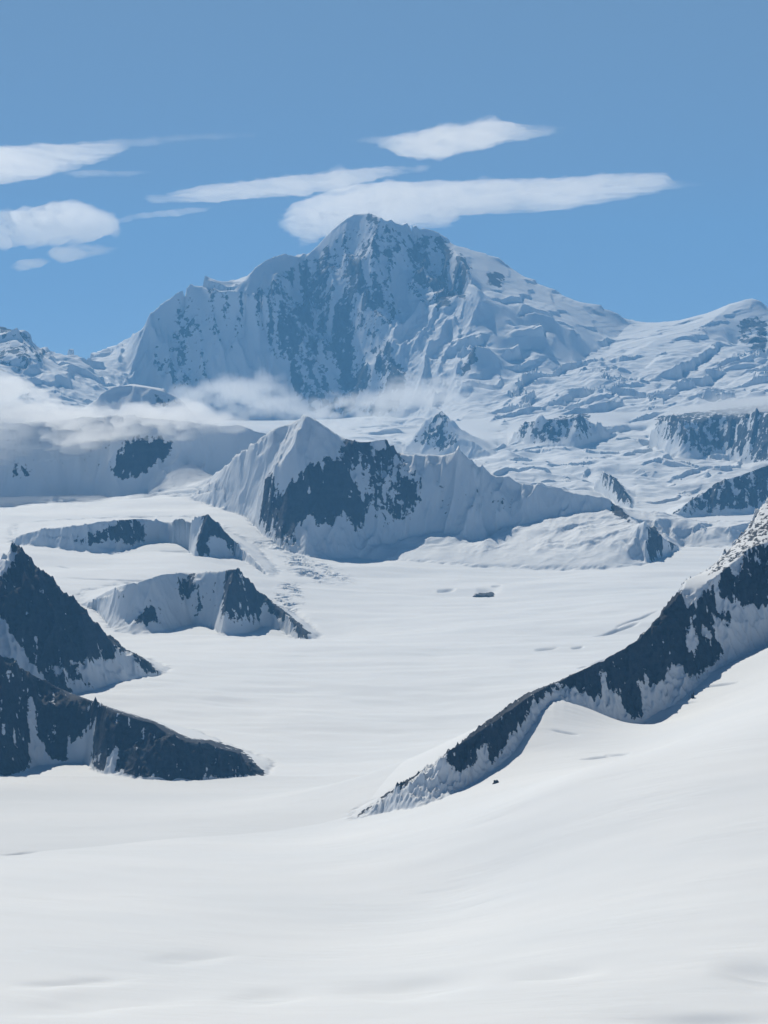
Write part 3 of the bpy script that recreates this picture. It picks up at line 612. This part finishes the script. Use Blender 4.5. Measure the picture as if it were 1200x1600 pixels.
# ------------------------------------------------------------------ clouds: closed bodies filled with vapour, thin at their rims
def vol_mat(name, color, dens, aniso):
    m = bpy.data.materials.new(name); m.use_nodes = True; nt = m.node_tree
    for n in list(nt.nodes):
        if n.type == 'BSDF_PRINCIPLED': nt.nodes.remove(n)
    v = nt.nodes.new('ShaderNodeVolumePrincipled')
    v.inputs['Color'].default_value = (*color, 1); v.inputs['Density'].default_value = dens; v.inputs['Anisotropy'].default_value = aniso
    nt.links.new(v.outputs[0], nt.nodes['Material Output'].inputs['Volume'])
    return m
def cloud(name, outline, D, thick, mat, label, cat='cloud', seed=0, step=3.0, wisp=.9, warp=(30, 3.2, 6, 2), stretch=4.0, power=1.2, tilt=0.0):
    """outline in photo pixels at D km; body swells to `thick` metres of depth"""
    a = np.array(outline, float); x0, x1 = a[:, 0].min() - 25, a[:, 0].max() + 25; y0, y1 = a[:, 1].min() - 25, a[:, 1].max() + 25
    xs = np.arange(x0, x1, step); ys = np.arange(y0, y1, step * .5); X, Y = np.meshgrid(xs, ys)
    wx = X + fbm(X / (60), Y / (60 / stretch), 4, seed) * warp[0]; wy = Y + fbm(X / 60, Y / (60 / stretch), 4, seed + 9) * warp[1]
    ins = inpoly(wx, wy, outline)
    ins[0] = ins[-1] = False; ins[:, 0] = ins[:, -1] = False
    W = np.zeros(X.shape)
    for _ in range(500):
        Wn = (np.roll(W, 1, 0) + np.roll(W, -1, 0)) * .4 + (np.roll(W, 1, 1) + np.roll(W, -1, 1)) * .1 + 1
        W = np.where(ins, Wn, 0)
    W = (W / W.max()) ** power
    n = fbm(X / 70, Y / (70 / stretch), 5, seed + 20) ; n2 = fbm(X / 18, Y / (18 / stretch * 1.3), 3, seed + 40)
    W = W * np.clip(1 + wisp * (n * 1.6 + n2 * .8), .05, 2)
    W = np.where(ins, W, 0)
    idx = -np.ones(X.shape, int); keep = ins.copy()
    keep |= np.roll(ins, 1, 0) | np.roll(ins, -1, 0) | np.roll(ins, 1, 1) | np.roll(ins, -1, 1) | np.roll(np.roll(ins, 1, 0), 1, 1) | np.roll(np.roll(ins, -1, 0), -1, 1) | np.roll(np.roll(ins, 1, 0), -1, 1) | np.roll(np.roll(ins, -1, 0), 1, 1)
    fr = []; vs_ = []
    Dm = D * 1000 + (Y - Y.mean()) * tilt
    h = W * thick * .5
    fi = -np.ones(X.shape, int); bi = -np.ones(X.shape, int)
    rr, cc = np.where(keep)
    fX, fY, fZ = p3(X, Y, D); sx = fX / (D * 1000); sz = fZ / (D * 1000)
    for r, c in zip(rr, cc):
        d = Dm[r, c] - h[r, c] * 1.0
        vs_.append((sx[r, c] * D * 1000, d, sz[r, c] * D * 1000 + EYE)); fi[r, c] = len(vs_) - 1
        if ins[r, c]:
            d = Dm[r, c] + h[r, c]
            vs_.append((sx[r, c] * D * 1000, d, sz[r, c] * D * 1000 + EYE)); bi[r, c] = len(vs_) - 1
        else: bi[r, c] = fi[r, c]
    f = []
    for r in range(X.shape[0] - 1):
        for c in range(X.shape[1] - 1):
            q = [(r, c), (r, c + 1), (r + 1, c + 1), (r + 1, c)]
            if all(keep[p] for p in q) and any(ins[p] for p in q):
                f.append([fi[p] for p in q][::-1]); f.append([bi[p] for p in q])
    me = bpy.data.meshes.new(name); me.from_pydata(vs_, [], f); me.validate(); me.update()
    me.materials.append(mat)
    o = bpy.data.objects.new(name, me); sc.collection.objects.link(o)
    o['label'] = label; o['category'] = cat
    return o
CM = vol_mat('cloud_vapour', (1, 1, 1), .00050, .5)
CP = vol_mat('cumulus_vapour', (1, 1, 1), .001, .5)
CT = vol_mat('thin_cloud_vapour', (.99, .99, 1), .0005, .65)
FM = vol_mat('fog_vapour', (.98, .99, 1), .0028, .5)
FT = vol_mat('thin_fog_vapour', (.97, .985, 1), .00085, .5)
G1 = 'lens clouds above the massif'
c1 = cloud('cloud', [(545,218),(600,212),(680,203),(750,193),(800,192),(885,198),(870,210),(800,222),(740,235),(680,246),(630,243),(600,232)], 50, 5200, CM, 'smooth flat lens cloud, the highest, above the summit', seed=1, stretch=13)
c2 = cloud('cloud', [(215,310),(270,300),(330,290),(430,280),(520,270),(600,260),(668,258),(655,268),(600,278),(530,296),(440,306),(330,315),(250,318)], 49, 4200, CM, 'long thin streak cloud joining the big flat cloud from the left', seed=2, stretch=13)
c3 = cloud('cloud', [(425,352),(445,325),(500,302),(560,288),(640,284),(760,280),(880,278),(930,272),(1035,270),(1060,282),(1115,290),(1050,297),(1000,308),(940,318),(880,328),(800,334),(730,336),(708,345),(705,358),(640,356),(560,366),(500,372),(470,392),(445,362)], 45.2, 6400, CM, 'largest flat cloud draped behind the highest summit', seed=3, stretch=11)
c4 = cloud('cloud', [(-150,225),(0,228),(100,224),(200,216),(310,208),(420,206),(400,214),(280,222),(205,232),(185,243),(150,256),(90,272),(0,288),(-150,292)], 50, 5000, CM, 'long streaky cloud entering from the left edge, the upper one', seed=4, stretch=12)
c5 = cloud('cloud', [(-150,340),(-20,338),(30,325),(75,312),(120,315),(160,330),(182,348),(190,368),(150,378),(90,384),(0,388),(-150,390)], 48, 4200, CP, 'puffy rounded cumulus cloud at the left edge', seed=5, stretch=1.5, wisp=1.0, warp=(22, 22, 6, 2))
c6 = cloud('cloud', [(72,396),(90,384),(140,380),(190,386),(170,396),(130,405),(100,412),(85,405)], 48, 2000, CP, 'small flat puff just below the cumulus cloud', seed=6, stretch=3, warp=(8, 5, 6, 2), step=3)
c7 = cloud('cloud', [(15,418),(30,408),(60,403),(80,408),(60,418),(30,424)], 48, 1500, CP, 'smallest wisp of cloud, lowest at the left', seed=7, stretch=3, warp=(6, 4, 6, 2), step=2.5)
c8 = cloud('cloud', [(165,346),(200,337),(260,328),(340,322),(320,330),(260,338),(200,346),(175,350)], 48.5, 1500, CT, 'thin needle-like wisp to the right of the cumulus cloud', seed=8, stretch=8, warp=(8, 3, 6, 2), step=3)
c9 = cloud('cloud', [(905,277),(940,270),(985,272),(1000,277),(960,282),(920,282)], 47.5, 900, CT, 'tiny wisp on top of the right end of the largest flat cloud', seed=9, stretch=6, warp=(6, 2, 6, 2), step=3)
c10 = cloud('cloud', [(80,268),(150,266),(240,268),(200,276),(120,278)], 49.5, 900, CT, 'faint thin streak under the upper left streaky cloud', seed=10, stretch=7, warp=(8, 2, 6, 2), step=3)
F4 = vol_mat('strip_fog_vapour', (.98, .99, 1), .0016, .5)
f1 = cloud('fog_bank', [(-300,560),(0,580),(50,598),(110,622),(180,632),(260,628),(340,632),(400,642),(440,655),(400,666),(330,682),(260,696),(190,708),(110,722),(0,745),(-300,775)], 16.1, 1500, FM, 'thick low fog bank hiding the slope at the left edge', 'fog bank', seed=12, stretch=2.6, warp=(40, 26, 6, 2), wisp=1.1, power=1.2)
f2 = cloud('fog_bank', [(200,640),(280,605),(345,578),(415,572),(462,598),(520,640),(560,662),(470,672),(350,668),(250,662)], 26.0, 1500, FT, 'faint veil of cloud drifting up the left buttress of the massif', 'fog bank', seed=14, stretch=1.6, warp=(44, 36, 6, 2), wisp=1.2, power=1.5)
f3 = cloud('fog_bank', [(420,640),(500,615),(560,600),(640,588),(720,588),(790,598),(800,614),(740,634),(660,655),(580,672),(490,680)], 25.0, 1500, FT, 'pale mist between the central snow mountain and the massif', 'fog bank', seed=16, stretch=2.4, warp=(44, 20, 6, 2), wisp=1.2, power=1.4)
f4 = cloud('fog_bank', [(990,640),(1050,630),(1120,620),(1200,615),(1500,600),(1500,655),(1200,652),(1120,655),(1050,652)], 24.0, 1500, F4, 'low strip of fog crossing the slopes at the right edge', 'fog bank', seed=18, stretch=3, warp=(26, 12, 6, 2), wisp=.5)

for c_ in (c1, c2, c3, c4): c_['group'] = 'flat lens clouds around the summit'
for c_ in (c5, c6, c7, c8, c9, c10): c_['group'] = 'small clouds and wisps in the sky'
for c_ in (f1, f2, f3, f4): c_['group'] = 'low fog and mist over the slopes'
for o_ in sc.objects:
    if o_.name.startswith('rock_outcrop'): o_['group'] = 'single rocks standing out of the snow'

# ------------------------------------------------------------------ haze: the blue air between here and the massif
def haze():
    lo, hi = EYE - 2200, EYE + 3000
    x = 30000; ys0, ys1 = -3000, 43500
    v = [(-x, ys0, lo), (x, ys0, lo), (x, ys1, lo), (-x, ys1, lo), (-x, ys0, hi), (x, ys0, hi), (x, ys1, hi), (-x, ys1, hi)]
    f = [(3, 2, 1, 0), (4, 5, 6, 7), (0, 1, 5, 4), (1, 2, 6, 5), (2, 3, 7, 6), (3, 0, 4, 7)]
    me = bpy.data.meshes.new('haze'); me.from_pydata(v, [], f); me.update()
    me.materials.append(vol_mat('haze_air', (.21, .56, 1.0), 1.8e-5, .0))
    o = bpy.data.objects.new('haze', me); sc.collection.objects.link(o)
    o['kind'] = 'stuff'; o['label'] = 'thin blue haze filling the air over the glaciers'; o['category'] = 'haze'
haze()
